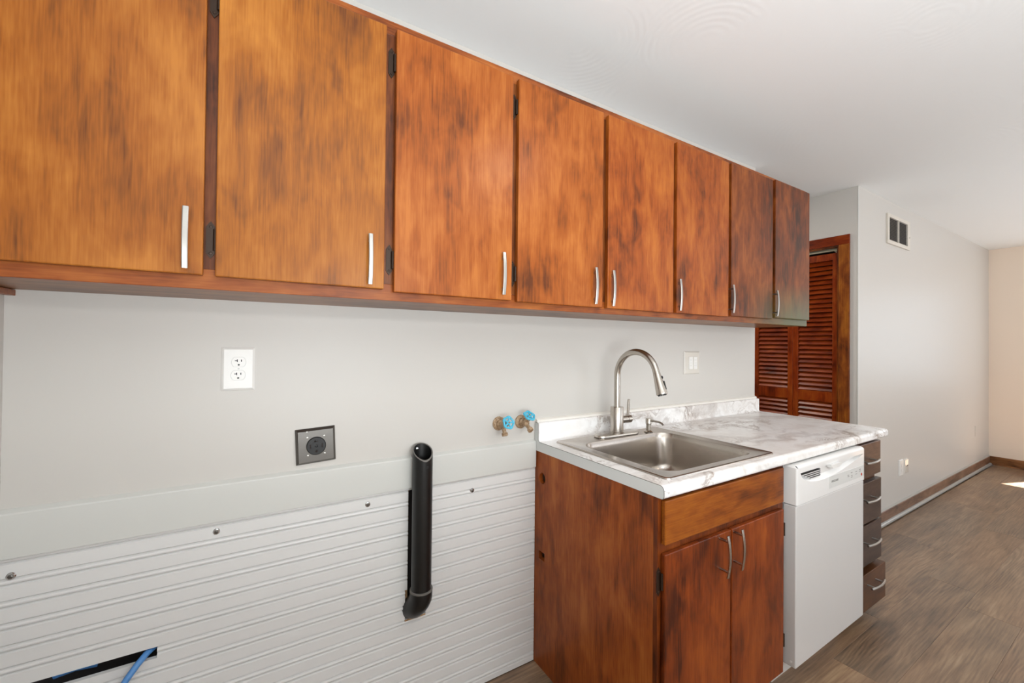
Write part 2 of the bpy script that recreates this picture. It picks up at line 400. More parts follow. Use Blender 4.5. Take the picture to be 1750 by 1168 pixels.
# baseboards + shoe mouldings
def base_prof(t=.012, h=.095): return [(0, 0), (-t, 0), (-t, h-.006), (-t+.005, h), (0, h)]
bb = setting('baseboard_right', (5, YC, 0))
MB().prism([(YC+a, b) for a, b in base_prof()], 'x', XC, XF).build('board', 'baseb', bb)
sh = [(YC-.012, 0.0)]+[(YC-.012-.018*math.cos(a), .018*math.sin(a)) for a in [i*PI/12 for i in range(7)]]
MB().prism(sh, 'x', XC, XF-.012, smooth=True).build('shoe_moulding', 'shoe', bb)
MB().prism([(YC-.0005, .0955), (YC-.011, .0955), (YC-.009, .099), (YC-.0005, .104)], 'x', XC, XF-.012).build('caulk_line', 'shoe', bb)
bf = setting('baseboard_far', (XF, -2, 0))
MB().prism([(XF+a, b) for a, b in base_prof()], 'y', YB, YC-.012).build('board', 'baseb_far', bf)
MB().prism([(XF-.012, 0)]+[(XF-.012-.014*math.cos(a), .014*math.sin(a)) for a in [i*PI/12 for i in range(7)]], 'y', YB, YC-.03, smooth=True).build('shoe_moulding', 'baseb_far', bf)
# thin vertical corner bead where the closet face meets the long wall
MB().cyl((XC-.0005, YC-.0005, .0), (XC-.0005, YC-.0005, H-.001), .0035, n=10).build('trim_4', 'trimw', kind='structure')

# chair rail boards and beadboard under it
RZ0, RZ1 = .8105, .914
RP = [(0, RZ0), (-.013, RZ0), (-.0135, RZ0+.001), (-.0135, RZ1-.002), (-.012, RZ1+.001), (-.004, RZ1+.0065), (0, RZ1+.009)]
MB().prism(RP, 'x', XL+.001, .4705).build('trim_1', 'trimw', kind='structure')
MB().prism([(a, b-.003) for a, b in RP], 'x', .5415, .9975).build('trim_2', 'trimw', kind='structure')
PITCH = .0515; TOP = .7604
HOLES = [(XL+.03, -.2137, .4765, .5035), (.4610, .545, .45, .82), (.4535, .5285, .352, .452)]
def yfr(zb, zt, z):
    pts = [(zb, .002), (zb+.0032, -.004), (zt-.0175, -.004), (zt-.0142, .002), (zt-.0108, -.0042), (zt-.0070, -.0052), (zt-.0034, -.0042), (zt, .002)]
    for (a, ya), (b, yb) in zip(pts, pts[1:]):
        if a <= z <= b: return ya+(yb-ya)*(z-a)/(b-a)
    return -.004
def strip(m, x0, x1, zb, zt, a, b):
    zs = sorted({a, b}|{z for z in (zb, zb+.0032, zt-.0175, zt-.0142, zt-.0108, zt-.0070, zt-.0034, zt) if a < z < b})
    m.prism([(.008, a)]+[(yfr(zb, zt, z), z) for z in zs]+[(.008, b)], 'x', x0, x1)
wsc = setting('trim_3', (.25, 0, 0))
for k in range(0, 16):
    zt = TOP-PITCH*(k-1); zb = zt-PITCH
    if k == 0: zt = .822
    zb = max(zb, .0)
    if zb >= zt-.003: continue
    m = MB(); xs = sorted({XL+.001, 1.0}|{v for h in HOLES for v in h[:2]})
    ztt = zt if k else TOP+PITCH
    for x0, x1 in zip(xs, xs[1:]):
        segs = [(zb, zt)]
        for hx0, hx1, hz0, hz1 in HOLES:
            if hx0-1e-6 <= x0 and x1 <= hx1+1e-6:
                ns = []
                for a, b in segs:
                    if hz1 <= a or hz0 >= b: ns.append((a, b)); continue
                    if hz0 > a: ns.append((a, hz0))
                    if hz1 < b: ns.append((hz1, b))
                segs = ns
        for a, b in segs:
            if b-a > .0006: strip(m, x0, x1, zb, ztt, a, b)
    if len(m.bm.verts): m.build('beadboard_strip', 'bead', wsc)
    else: m.bm.free()
MB().box(.435, .4655, .009, .088, 0, .8, bev=.001).build('wall_stud', 'rawwood', wsc)
MB().box(.4535, .5285, -.0035, .03, .343, .3519).build('cut_edge', 'rawwood', wsc)
MB().box(XL+.03, -.2137, -.0035, .008, .4745, .4764).build('cut_edge', 'rawwood', wsc)
# torn caulk ledge at the far left under the wall cabinet
# caulk strip on top of backsplash
MB().prism([(0, .992), (-.013, .992), (-.012, 1.000), (-.006, 1.004), (0, 1.006)], 'x', 1.003, XE+.001).build('trim_6', 'caulk', kind='structure')

# ------------------------------------------------------------------ upper cabinet
CT, CB = 2.205, 1.434; YF = -.29
uc = thing('wall_cabinet', (1.09, -.15, CB), 'long run of eight-door stained wood cabinets high on the white wall', 'cabinet')
m = MB()
m.box(XL+.002, XE, -.27, -.001, CB+.001, CB+.02); m.box(XL+.002, XE, -.27, -.001, CT-.02, CT)
m.box(XL+.002, XL+.02, -.27, -.001, CB+.012, CT); m.box(XE-.018, XE, -.27, -.001, CB, CT, bev=.001); m.box(XL+.002, XE, -.008, -.001, CB+.012, CT)
m.build('carcass', 'case', uc)
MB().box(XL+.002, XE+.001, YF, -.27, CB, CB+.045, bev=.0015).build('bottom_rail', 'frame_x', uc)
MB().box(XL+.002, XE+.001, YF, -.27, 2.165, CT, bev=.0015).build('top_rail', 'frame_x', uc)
doors = [(-.495, -.1025), (-.0805, .2895), (.3165, .691), (.7125, 1.0835), (1.1085, 1.4835), (1.5045, 1.8805), (1.9015, 2.2735), (2.300, 2.6690)]
zr = [(1.463, 2.178), (1.4625, 2.176), (1.457, 2.177), (1.4545, 2.177), (1.4545, 2.177), (1.4555, 2.180), (1.460, 2.183), (1.4675, 2.190)]
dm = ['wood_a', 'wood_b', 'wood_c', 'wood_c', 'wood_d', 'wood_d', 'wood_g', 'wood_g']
hx = [-.133, .2515, .657, 1.043, 1.130, 1.5175, 1.905, 2.302]
hz = [1.540, 1.5375, 1.5385, 1.5315, 1.529, 1.5315, 1.5395, 1.5425]
sc = [(-.115, -.068), (.278, .328), (.68, .724), (1.071, 1.121), (1.471, 1.517), (1.868, 1.914), (2.261, 2.312)]
for a, b in sc: MB().box(a, b, YF, -.27, CB+.045, 2.165).build('stile', 'frame_z', uc)
MB().box(XL+.002, XL+.012, YF, -.27, CB+.045, 2.165).build('stile', 'frame_z', uc)
MB().box(2.655, XE+.001, YF, -.27, CB+.045, 2.165).build('stile', 'frame_z', uc)
# bow handle master (vertical and horizontal)
def handle_mesh(vertical=True, L=.132, st=.030, bow=.006):
    m = MB(); n = 12; pts = []
    for i in range(n+1):
        t = i/n; z = -L/2+L*t; y = -st-bow*(1-(2*t-1)**2)+bow*.35
        pts.append((0, y, z) if vertical else (z, y, 0))
    m.tube(pts, 0, flat=(.0055, .0025) if vertical else (.0055, .0025))
    if not vertical:
        m.bm.clear(); 
        m.tube([(p[0], p[1], 0) for p in pts], .0052, n=10)
    for s in (-.048, .048):
        t = (s+L/2)/L; y = -st-bow*(1-(2*t-1)**2)+bow*.35
        m.cyl((0, 0, s) if vertical else (s, 0, 0), (0, y, s) if vertical else (s, y, 0), .0042, n=12)
    return m
hv = handle_mesh(True).build('handle', 'handle', uc); hv_first = hv
hd = handle_mesh(True, st=.032, bow=.008)
# hinge master: pointed leaf plate with a knuckle barrel, wraps the door edge
def hinge_mb(side):
    m = MB(); s = side
    leaf = [(0, -.030), (.003*s, -.035), (.008*s, -.042), (.013*s, -.035), (.0165*s, -.029), (.0165*s, .029), (.013*s, .035), (.008*s, .042), (.003*s, .035), (0, .030)]
    if s < 0: leaf = leaf[::-1]
    m.prism(leaf, 'y', -.002, 0)
    m.cyl((-.001*s, -.005, -.024), (-.001*s, -.005, .024), .0045, n=12)
    for z in (-.03, .03): m.lathe((.008*s, -.002, z), (0, -1, 0), [(.0035, 0), (.003, .0012), (.001, .0016)], n=10)
    m.box(min(-.004*s, -.0005*s), max(-.004*s, -.0005*s), -.010, 0, -.024, .024)
    return m
hinges = {}
for i, ((x0, x1), (z0, z1)) in enumerate(zip(doors, zr)):
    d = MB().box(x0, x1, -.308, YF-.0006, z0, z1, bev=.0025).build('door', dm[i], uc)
    if i == 7: d['label'] = 'cabinet door with a greenish lower edge'
    if i == 0: h = hv; h.parent = d; h.location = Vector((hx[i], -.3078, hz[i]))-wloc(d)
    else: h = put(hv, 'handle', (hx[i], -.3078, hz[i]), d)
    left = i < 4
    for zz in ((1.545, 2.088) if i not in () else ()):
        hxp = (x0-.002) if left else (x1+.002)
        key = left
        mtl = 'bronze' if left else 'hinge_light'
        if key not in hinges: hinges[key] = hinge_mb(-1 if left else 1).build('hinge', mtl, d); src = hinges[key]; src.location = Vector((0, 0, 0))
        # mesh is centred on its bounding box, so place by centre
        cx = hxp+(-.0055 if left else .0055)
        if key in hinges and hinges[key].get('used'): put(hinges[key], 'hinge', (cx, YF-.0052, zz), d)
        else: hinges[key].location = Vector((cx, YF-.0052, zz))-wloc(d); hinges[key]['used'] = 1
for h in [o for o in bpy.data.objects if 'used' in o.keys()]: del h['used']
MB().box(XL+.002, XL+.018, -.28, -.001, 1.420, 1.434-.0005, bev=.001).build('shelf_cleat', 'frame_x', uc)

# ------------------------------------------------------------------ closet door (bifold louvered) with casing
dr = setting('door_1', (XC, .2, 0))
cs = MB()
YCA = -.183
cs.box(XC-.016, XC, YCA, DY0, 0, DZ, bev=.002); cs.box(XC-.016, XC, DY1, DY1+.065, 0, DZ, bev=.002)
cs.build('casing', 'casing', dr)
MB().box(XC-.016, XC, YCA, DY1+.065, DZ, 2.117, bev=.002).build('head_casing', 'slat', dr)
jm = MB(); jm.box(XC, XC+.12, DY0, DY0+.014, 0, DZ); jm.box(XC, XC+.12, DY1-.014, DY1, 0, DZ); jm.box(XC, XC+.12, DY0+.014, DY1-.014, DZ-.012, DZ)
jm.build('jamb', 'casing', dr)
tr = MB(); tr.box(XC+.025, XC+.05, DY0+.014, DY1-.014, DZ-.030, DZ-.012); tr.cyl((XC+.036, DY0+.03, DZ-.055), (XC+.036, DY0+.03, DZ-.028), .005)
tr.box(XC+.026, XC+.048, DY0+.015, DY0+.04, DZ-.036, DZ-.030)
tr.build('track', 'track', dr)
XD = 3.592
slat_src = None
def bifold(y0, y1):
    global slat_src
    zt, zb = 2.005, .012; st = .037
    m = MB(); m.box(XD, XD+.028, y0, y0+st, zb, zt, bev=.002); m.box(XD, XD+.028, y1-st, y1, zb, zt, bev=.002)
    m.box(XD+.001, XD+.027, y0+st, y1-st, 1.955, zt, bev=.001); m.box(XD+.001, XD+.027, y0+st, y1-st, .908, .986, bev=.001); m.box(XD+.001, XD+.027, y0+st, y1-st, zb, .15, bev=.001)
    p = m.build('bifold_panel', 'closet', dr)
    wy = (y1-y0-2*st)/2; yc = (y0+y1)/2
    for za, zb_ in ((.986, 1.955), (.15, .908)):
        n = int((zb_-za)/.0338)
        for i in range(n):
            z = za+(i+.5)*(zb_-za)/n
            if slat_src is None:
                s = MB(); s.box(-.0035, .0035, -wy, wy, -.019, .019, bev=.0015, seg=1)
                s.bm.transform(Matrix.Rotation(math.radians(36), 4, 'Y'))
                slat_src = s.build('slat', 'slat', p); slat_src.location = Vector((XD+.014, yc, z))-wloc(p)
            else: put(slat_src, 'slat', (XD+.014, yc, z), p)
bifold(DY0+.016, .197); bifold(.1985, .497)

# ------------------------------------------------------------------ sink cabinet
SX0, SX1 = 1.003, 1.7135; CTZ = .875
sk = thing('sink_cabinet', (1.36, -.32, 0), 'reddish-brown stained wood base cabinet with two doors under the sink', 'cabinet')
def side_panel():
    m = MB(); x0, x1 = SX0, SX0+.018
    # outline with a round hole and a square hole, tiled around the holes
    ys = [-.61, -.0715, -.0315, -.001]
    m.box(x0, x1, ys[0], ys[1], 0, CTZ); m.box(x0, x1, ys[2], ys[3], 0, CTZ)
    hz0, hz1 = .746, .792; sz0, sz1 = .438, .470
    m.box(x0, x1, ys[1], ys[2], 0, sz0); m.box(x0, x1, ys[1], ys[2], sz1, hz0); m.box(x0, x1, ys[1], ys[2], hz1, CTZ)
    # corners that round the upper hole
    cy, cz, ry, rz = (ys[1]+ys[2])/2, (hz0+hz1)/2, .02, .023
    for sy in (-1, 1):
        for sz in (-1, 1):
            poly = [(cy+sy*ry, cz+sz*rz)]+[(cy+sy*ry*math.cos(a), cz+sz*rz*math.sin(a)) for a in [k*PI/12 for k in range(7)]]
            m.prism(poly, 'x', x0, x1)
    bmesh.ops.remove_doubles(m.bm, verts=m.bm.verts, dist=1e-6)
    return m
side_panel().build('side_panel', 'base_side', sk)
m = MB(); m.box(SX1-.018, SX1, -.61, -.001, .09, CTZ); m.box(SX0+.018, SX1-.018, -.61, -.02, .09, .108)
m.build('carcass', 'base_frame', sk)
m = MB(); YS = -.626
m.box(SX0, 1.04, YS, -.61, 0, CTZ, bev=.001); m.box(1.675, SX1, YS, -.61, .09, CTZ, bev=.001); m.box(1.33, 1.37, YS, -.61, .13, .70)
m.box(1.04, 1.675, YS, -.61, .09, .13); m.box(1.04, 1.675, YS, -.61, .695, .745); m.box(1.04, 1.675, YS, -.61, .85, CTZ)
m.build('face_frame', 'base_frame', sk)
MB().box(SX0+.02, SX1, -.573, -.56, 0, .09).build('toe_kick', 'base_frame', sk)
MB().box(1.016, 1.688, -.642, YS-.0006, .737, .866, bev=.003).build('drawer_front', 'base_drawer', sk)
for i, (a, b) in enumerate(((1.016, 1.347), (1.3525, 1.690))):
    d = MB().box(a, b, -.642, YS-.0006, .105, .711, bev=.0035).build('door', 'base_front', sk)
    hh = (hd if i == 0 else None)
    x = (1.283, 1.3625)[i]; z = (.649, .652)[i]
    if hh: hd_o = hd.build('handle', 'steel', d); hd_o.location = Vector((1.283, -.6605, .649))-wloc(d)
    else: put(hd_o, 'handle', (x, -.6605, z), d)
    for zz in (.630, .215):
        if i == 0: put(hinges[True], 'hinge', (a-.0075, YS-.0052, zz), d)
        else: put(hinges[True], 'hinge', (b+.0065, YS-.0072, zz), d)

# ------------------------------------------------------------------ drawer cabinet
dc = thing('drawer_cabinet', (2.5, -.32, 0), 'narrow dark walnut-stained cabinet of four drawers at the counter end', 'cabinet')
m = MB(); m.box(2.342, 2.642, -.61, -.01, .06, CTZ, bev=.001); m.box(2.342, 2.642, -.56, -.05, 0, .06)
m.build('carcass', 'walnut_low', dc)
hh = None
for i, (z0, z1, yf, x1, mt) in enumerate([(.700, .860, -.632, 2.648, 'walnut'), (.484, .676, -.634, 2.650, 'walnut_mid'), (.284, .475, -.634, 2.654, 'walnut_mid'), (.092, .262, -.648, 2.660, 'walnut_low')]):
    d = MB().box(2.352, x1, yf, -.6106, z0, z1, bev=.003).build('drawer', mt, dc)
    zc = (.782, .604, .402, .212)[i]; xc = (2.475, 2.475, 2.487, 2.487)[i]
    if hh is None:
        hh = handle_mesh(False, L=.15, st=.032, bow=.009).build('handle', 'handle', d); hh.location = Vector((xc, yf-.0185, zc))-wloc(d)
    else: put(hh, 'handle', (xc, yf-.0185, zc), d)

# ------------------------------------------------------------------ dishwasher
dw = thing('dishwasher', (2.03, -.33, 0), 'white dishwasher with a grey control strip beside the stained sink cabinet', 'dishwasher')
DX0, DX1 = 1.7225, 2.3335; DYF = -.671
MB().box(DX0+.004, DX1-.004, -.622, -.03, .10, .866, bev=.002).build('tub', 'dw_low', dw)
MB().box(DX0+.018, DX1-.02, -.575, -.56, 0, .10).build('toe_kick', 'toe', dw)
MB().box(DX0, DX1, DYF+.003, -.622, .118, .722, bev=.004).build('door_panel', 'dw_low', dw)
# control panel: shell with a recessed crescent pocket
def dwp():
    z0, z1 = .7215, .872; m = MB(); N = 40
    xl, xr = 1.748, 2.318
    def ztop(x): return .8425
    def zbot(x):
        t = (x-xl)/(xr-xl); return .8425-.052*(math.sin(PI*min(1, t**.62)))**.85 if 0 < t < 1 else .8425
    m.box(DX0+.003, DX1-.003, DYF+.0145, -.624, z0+.002, z1-.010)
    def quad(pts, b):
        vs = [b.verts.new(p) for p in pts]; b.faces.new(vs)
    b = bmesh.new(); yf, yb = DYF, DYF+.014
    xs = [DX0+.006, xl]+[xl+(xr-xl)*i/N for i in range(1, N)]+[xr, DX1-.006]
    for xa, xb in zip(xs, xs[1:]):
        quad([(xa, yf, z0+.004), (xb, yf, z0+.004), (xb, yf, zbot(xb)), (xa, yf, zbot(xa))], b)
        quad([(xa, yf, .8425), (xb, yf, .8425), (xb, yf, z1-.012), (xa, yf, z1-.012)], b)
        # pocket: sloped floor and top lip
        if xl <= xa+1e-6 and xb <= xr+1e-6:
            quad([(xa, yf, zbot(xa)), (xb, yf, zbot(xb)), (xb, yb-.0004, zbot(xb)+(.8425-zbot(xb))*.35), (xa, yb-.0004, zbot(xa)+(.8425-zbot(xa))*.35)], b)
            quad([(xa, yf, .8425), (xb, yf, .8425), (xb, yb, .8445), (xa, yb, .8445)], b)
            quad([(xa, yb-.0004, zbot(xa)+(.8425-zbot(xa))*.35), (xb, yb-.0004, zbot(xb)+(.8425-zbot(xb))*.35), (xb, yb-.0004, .8445), (xa, yb-.0004, .8445)], b)
        # rounded top front edge
        pr_ = [(yf, z1-.012)]+[(yf+.012-.012*math.cos(a), z1-.012+.012*math.sin(a)) for a in [k*PI/10 for k in range(1, 6)]]+[(-.622, z1)]
        for (ya, za), (y2, z2) in zip(pr_, pr_[1:]): quad([(xa, ya, za), (xb, ya, za), (xb, y2, z2), (xa, y2, z2)], b)
        quad([(xa, yf, z0+.004), (xb, yf, z0+.004), (xb, yf+.004, z0), (xa, yf+.004, z0)], b)
    # side faces with rounded vertical edges
    for sx, xe in ((-1, DX0), (1, DX1)):
        xi = xe-sx*.006
        arc = [(xi+sx*.006*math.sin(a), yf+.006-.006*math.cos(a)) for a in [k*PI/8 for k in range(5)]]+[(xe, -.622)]
        for (xa, ya), (xb, yb2) in zip(arc, arc[1:]): quad([(xa, ya, z0+.003), (xb, yb2, z0+.003), (xb, yb2, z1-.009), (xa, ya, z1-.009)], b)
        quad([(xi, yf, z1-.012), (xe, yf+.006, z1-.009), (xe, -.622, z1-.009), (xi, -.622, z1), (xi, yf+.012, z1)], b)
    bmesh.ops.remove_doubles(b, verts=b.verts, dist=1e-5); bmesh.ops.recalc_face_normals(b, faces=b.faces)
    me = bpy.data.meshes.new('t'); b.to_mesh(me); b.free(); m.bm.from_mesh(me); bpy.data.meshes.remove(me)
    return m
cp = dwp().build('control_panel', 'dw', dw)
# vent slots
vm = MB()
for k in range(4):
    z = .8385-.0075*k; xa = 1.758+.017*k*1.4
    vm.box(xa, 1.908, DYF-.0002, DYF+.0125, z-.0046, z-.0012)
vm.build('vent_slot', 'black', cp)
vs = MB()
for k in range(4):
    z = .8385-.0075*k
    vs.box(1.765+.022*k, 1.909, DYF+.001, DYF+.0135, z-.0086, z-.0048)
vs.box(1.905, 1.911, DYF+.0005, DYF+.0135, .811, .842)
vs.build('vent_louver', 'dw', cp)
lt = MB(); lt.prism([(1.985, .842), (2.075, .842), (2.072, .832), (2.055, .826), (2.0, .826), (1.988, .832)], 'y', DYF-.010, DYF+.012)
lt.build('latch_handle', 'dw', cp)
MB().box(1.986, 2.322, DYF-.0009, DYF+.0002, .744, .7925).build('label_strip', 'dw_grey', cp)
def text(body, size, loc, mat, parent, rot=(PI/2, 0, 0), name='lettering'):
    cu = bpy.data.curves.new(name, 'FONT'); cu.body = body; cu.size = size; cu.extrude = .0002; cu.materials.append(M[mat])
    o = bpy.data.objects.new(name, cu); S.collection.objects.link(o); o.rotation_euler = rot; o.parent = parent
    o.location = Vector(loc)-wloc(parent)
    bpy.context.view_layer.update(); me = bpy.data.meshes.new_from_object(o.evaluated_get(bpy.context.evaluated_depsgraph_get())); bpy.data.objects.remove(o)
    o = bpy.data.objects.new(name, me); S.collection.objects.link(o); o.rotation_euler = rot; o.parent = parent; o.location = Vector(loc)-wloc(parent); return o
tx = text('FRIGIDAIRE', .0125, (2.004, DYF-.0012, .7655), 'dw_text', cp)
bt = MB()
for x, z in ((2.155, .770), (2.157, .764), (2.188, .776), (2.19, .764), (2.19, .757), (2.235, .774), (2.236, .763), (2.275, .778), (2.275, .770)):
    bt.box(x, x+.015, DYF-.0013, DYF-.0008, z, z+.0022)
bt.build('control_marks', 'dw_text', cp, kind='stuff')
MB().lathe((2.297, DYF-.0008, .755), (0, -1, 0), [(.006, 0), (.006, .0012), (.004, .0013), (.004, .0004)], n=20).build('indicator_ring', 'red', cp)
bolt = MB(); bolt.cyl((DX0+.0005, DYF+.018, .138), (DX0-.0015, DYF+.018, .138), .004); bolt.build('corner_screw', 'dw', dw)

# ------------------------------------------------------------------ countertop
ct = thing('countertop', (1.84, -.32, CTZ), 'white and grey marbled laminate countertop with rounded front edge and backsplash', 'countertop')
YFR = -.651; R_ = .014; ZT = .914; ZB = .876
fr = [(YFR+.006, ZB)]
fr = [(-.60, ZB), (YFR+.010, ZB)]
fr += [(YFR+.010-.010*math.sin(a), ZB+.010-.010*math.cos(a)) for a in [k*PI/10 for k in range(1, 6)]]
fr += [(YFR+R_-R_*math.cos(a), ZT-R_+R_*math.sin(a)) for a in [k*PI/14 for k in range(0, 8)]]
fr += [(-.60, ZT)]
# sink cut-out (top built around it)
CX0, CX1, CY0, CY1 = 1.085, 1.640, -.600, -.10
m = MB()
m.prism(fr, 'x', 1.0, XE, smooth=False)
m.box(1.0, CX0, -.60, -.003, ZB, ZT); m.box(CX1, XE, -.60, -.003, ZB, ZT); m.box(CX0, CX1, CY1, -.003, ZB, ZT)
m.build('worktop', 'marble', ct)
bs = [(-.003, ZT), (-.028-.008, ZT)]+[(-.028-.008+.008*math.sin(a), ZT+.008-.008*math.cos(a)) for a in [k*PI/10 for k in range(1, 6)]]
bs += [(-.028+.009-.009*math.cos(a), .992-.009+.009*math.sin(a)) for a in [k*PI/10 for k in range(0, 6)]]+[(-.003, .992)]
MB().prism(bs, 'x', 1.0, XE).build('backsplash', 'marble', ct)
ec = MB(); outline = [(-.003, ZB)]+[p for p in fr if p[1] < ZT or p[0] < -.61][1:]+[(-.036, ZT), (-.028, ZT+.008)]+bs[7:]
ec.prism(outline, 'x', .9985, 1.0-.00005); ec.build('end_cap', 'laminate_end', ct)
# dark glue line around the end cap edge
gl = [(0.99875, y, z) for y, z in fr[1:]]+[(0.99875, -.036, ZT), (0.99875, -.028, ZT+.008)]+[(0.99875, y, z) for y, z in bs[7:]]
MB().tube(gl, .0009, n=6).build('edge_seam', 'seam', ct)

# ------------------------------------------------------------------ sink
si = thing('sink', (1.36, -.34, ZT-.18), 'brushed stainless steel drop-in single bowl sink set in the marbled counter', 'sink')
def rrect(x0, x1, y0, y1, r, n=8):
    P = []
    for cx, cy, a0 in ((x1-r, y1-r, 0), (x0+r, y1-r, 90), (x0+r, y0+r, 180), (x1-r, y0+r, 270)):
        for k in range(n+1):
            a = math.radians(a0+90*k/n); P.append((cx+r*math.cos(a), cy+r*math.sin(a)))
    return P
def loft(rings, close_last=False, smooth=True):
    b = bmesh.new(); V = [[b.verts.new(p) for p in r] for r in rings]; n = len(rings[0])
    for A, B in zip(V, V[1:]):
        for i in range(n): b.faces.new((A[i], A[(i+1) % n], B[(i+1) % n], B[i]))
    if close_last: b.faces.new(V[-1])
    bmesh.ops.recalc_face_normals(b, faces=b.faces)
    for f in b.faces: f.smooth = smooth
    return b
def add_bm(m, b):
    me = bpy.data.meshes.new('t'); b.to_mesh(me); b.free(); m.bm.from_mesh(me); bpy.data.meshes.remove(me)
o_ = (1.054, 1.668, -.621, -.066); i_ = (1.105, 1.617, -.582, -.155)
def rr(b, d, r, z): return [(x, y, z) for x, y in rrect(b[0]+d, b[1]-d, b[2]+d, b[3]-d, r)]
m = MB()
add_bm(m, loft([rr(o_, 0, .018, ZT+.0002), rr(o_, .001, .017, ZT+.0045), rr(o_, .004, .015, ZT+.0062), rr(o_, .009, .012, ZT+.0060), rr(o_, .012, .012, ZT+.0048),
               rr(i_, -.004, .074, ZT+.0046), rr(i_, 0, .07, ZT+.0036)]))
m.build('rim', 'sink', si)
rings = [rr(i_, 0, .07, ZT+.0036), rr(i_, .003, .068, ZT-.003), rr(i_, .006, .066, ZT-.02), rr(i_, .016, .06, ZT-.13)]
for k in range(1, 6):
    a = k*PI/10; rings.append(rr(i_, .016+.04*(1-math.cos(a)), .06, ZT-.13-.04*math.sin(a)))
rings += [rr(i_, .1, .05, ZT-.173), rr(i_, .17, .04, ZT-.176)]
m = MB(); add_bm(m, loft(rings, True)); m.build('bowl', 'sink', si)
MB().lathe((1.36, -.37, ZT-.1755), (0, 0, 1), [(.056, 0), (.056, .002), (.045, .003), (.04, -.0005), (.02, -.001), (.006, .004), (.003, .006)], n=32).build('drain_strainer', 'chrome', si)

# ------------------------------------------------------------------ faucet
FX, FY = 1.366, -.108; DZ0 = ZT+.0063
fa = thing('faucet', (FX, FY, DZ0), 'tall brushed nickel gooseneck pull-down faucet behind the sink bowl', 'faucet')
b = loft([[(FX+x, FY+y, DZ0+z) for x, y in rrect(-.122+d, .122-d, -.031+d, .031-d, .0305-d)] for d, z in ((0, 0), (0, .006), (.002, .009), (.005, .010))], True)
m = MB(); add_bm(m, b); m.build('deck_plate', 'steel', fa)
MB().lathe((FX, FY, DZ0+.010), (0, 0, 1), [(.032, 0), (.032, .004), (.0285, .006), (.0285, .112), (.0275, .114), (.016, .1145)], n=32).build('body', 'steel', fa)
pts = [(FX, FY, DZ0+.12), (FX, FY, 1.08), (FX, FY, 1.15), (FX, FY, 1.18)]
RA = .1075; zc = 1.182
for k in range(1, 19):
    a = PI-k*math.radians(166)/18; pts.append((FX, FY-RA-RA*math.cos(a), zc+RA*math.sin(a)))
MB().tube(pts, .0135, n=24).build('neck', 'steel', fa)
pe = Vector(pts[-1]); dn = (Vector(pts[-1])-Vector(pts[-2])).normalized()
MB().lathe(pe, dn, [(.0138, 0), (.0142, .001), (.0142, .003), (.0145, .005), (.0165, .03), (.0195, .06), (.0215, .085), (.0205, .089), (.0185, .0895), (.018, .086)], n=32).build('spray_head', 'steel', fa)
up = dn.cross(Vector((1, 0, 0))).normalized()
if up.y > 0: up = -up
sh_ = MB(); sh_.lathe(pe+dn*.088, dn, [(.0178, 0), (.0178, .002), (.001, .003)], n=24)
for k in range(14):
    a = 2*PI*k/14; q = dn.to_track_quat('Z', 'Y'); c_ = pe+dn*.089+q@Vector((.0145*math.cos(a), .0145*math.sin(a), 0)); sh_.cyl(c_, c_+dn*.004, .0018, n=8)
sh_.build('spray_face', 'black', fa)
side = (up*.75+Vector((.66, 0, 0))).normalized()
bn = MB(); c_ = pe+dn*.022; bn.lathe(c_+side*.012, side, [(.0065, 0), (.0065, .006), (.004, .0085)], n=16)
q = Matrix((side.cross(dn), side, dn)).transposed().to_4x4(); q.translation = pe+dn*.055+side*.0185
bn.box(-.0065, .0065, -.003, .004, -.018, .018, bev=.003, mat=q)
bn.build('spray_button', 'black', fa)
lv = MB(); LZ = .985
lv.lathe((FX+.024, FY, LZ), (1, 0, 0), [(.0165, 0), (.0165, .034), (.0155, .0345), (.0155, .0365), (.0175, .037), (.0175, .058), (.016, .060)], n=28)
lv.build('valve_barrel', 'steel', fa)
MB().cyl((FX+.068, FY, LZ+.012), (FX+.070, FY-.004, LZ+.088), .0058, .0062, n=16).build('lever', 'steel', fa)

# ------------------------------------------------------------------ soap dispenser
PX, PY = 1.542, -.134
so = thing('soap_dispenser', (PX, PY, DZ0), 'small brushed nickel soap pump right of the faucet', 'soap dispenser')
MB().lathe((PX, PY, DZ0), (0, 0, 1), [(.020, 0), (.020, .002), (.0165, .005), (.0115, .008), (.0115, .034), (.0095, .035), (.0095, .04)], n=24).build('collar', 'steel', so)
MB().lathe((PX, PY, DZ0+.036), (0, 0, 1), [(.0125, 0), (.0135, .001), (.0135, .024), (.0125, .0255)], n=24).build('pump_head', 'steel', so)
MB().tube([(PX, PY-.010, DZ0+.052), (PX, PY-.03, DZ0+.054), (PX, PY-.055, DZ0+.054), (PX, PY-.072, DZ0+.050), (PX, PY-.080, DZ0+.044)], [.0055, .005, .0045, .0042, .004], n=12).build('spout', 'steel', so)

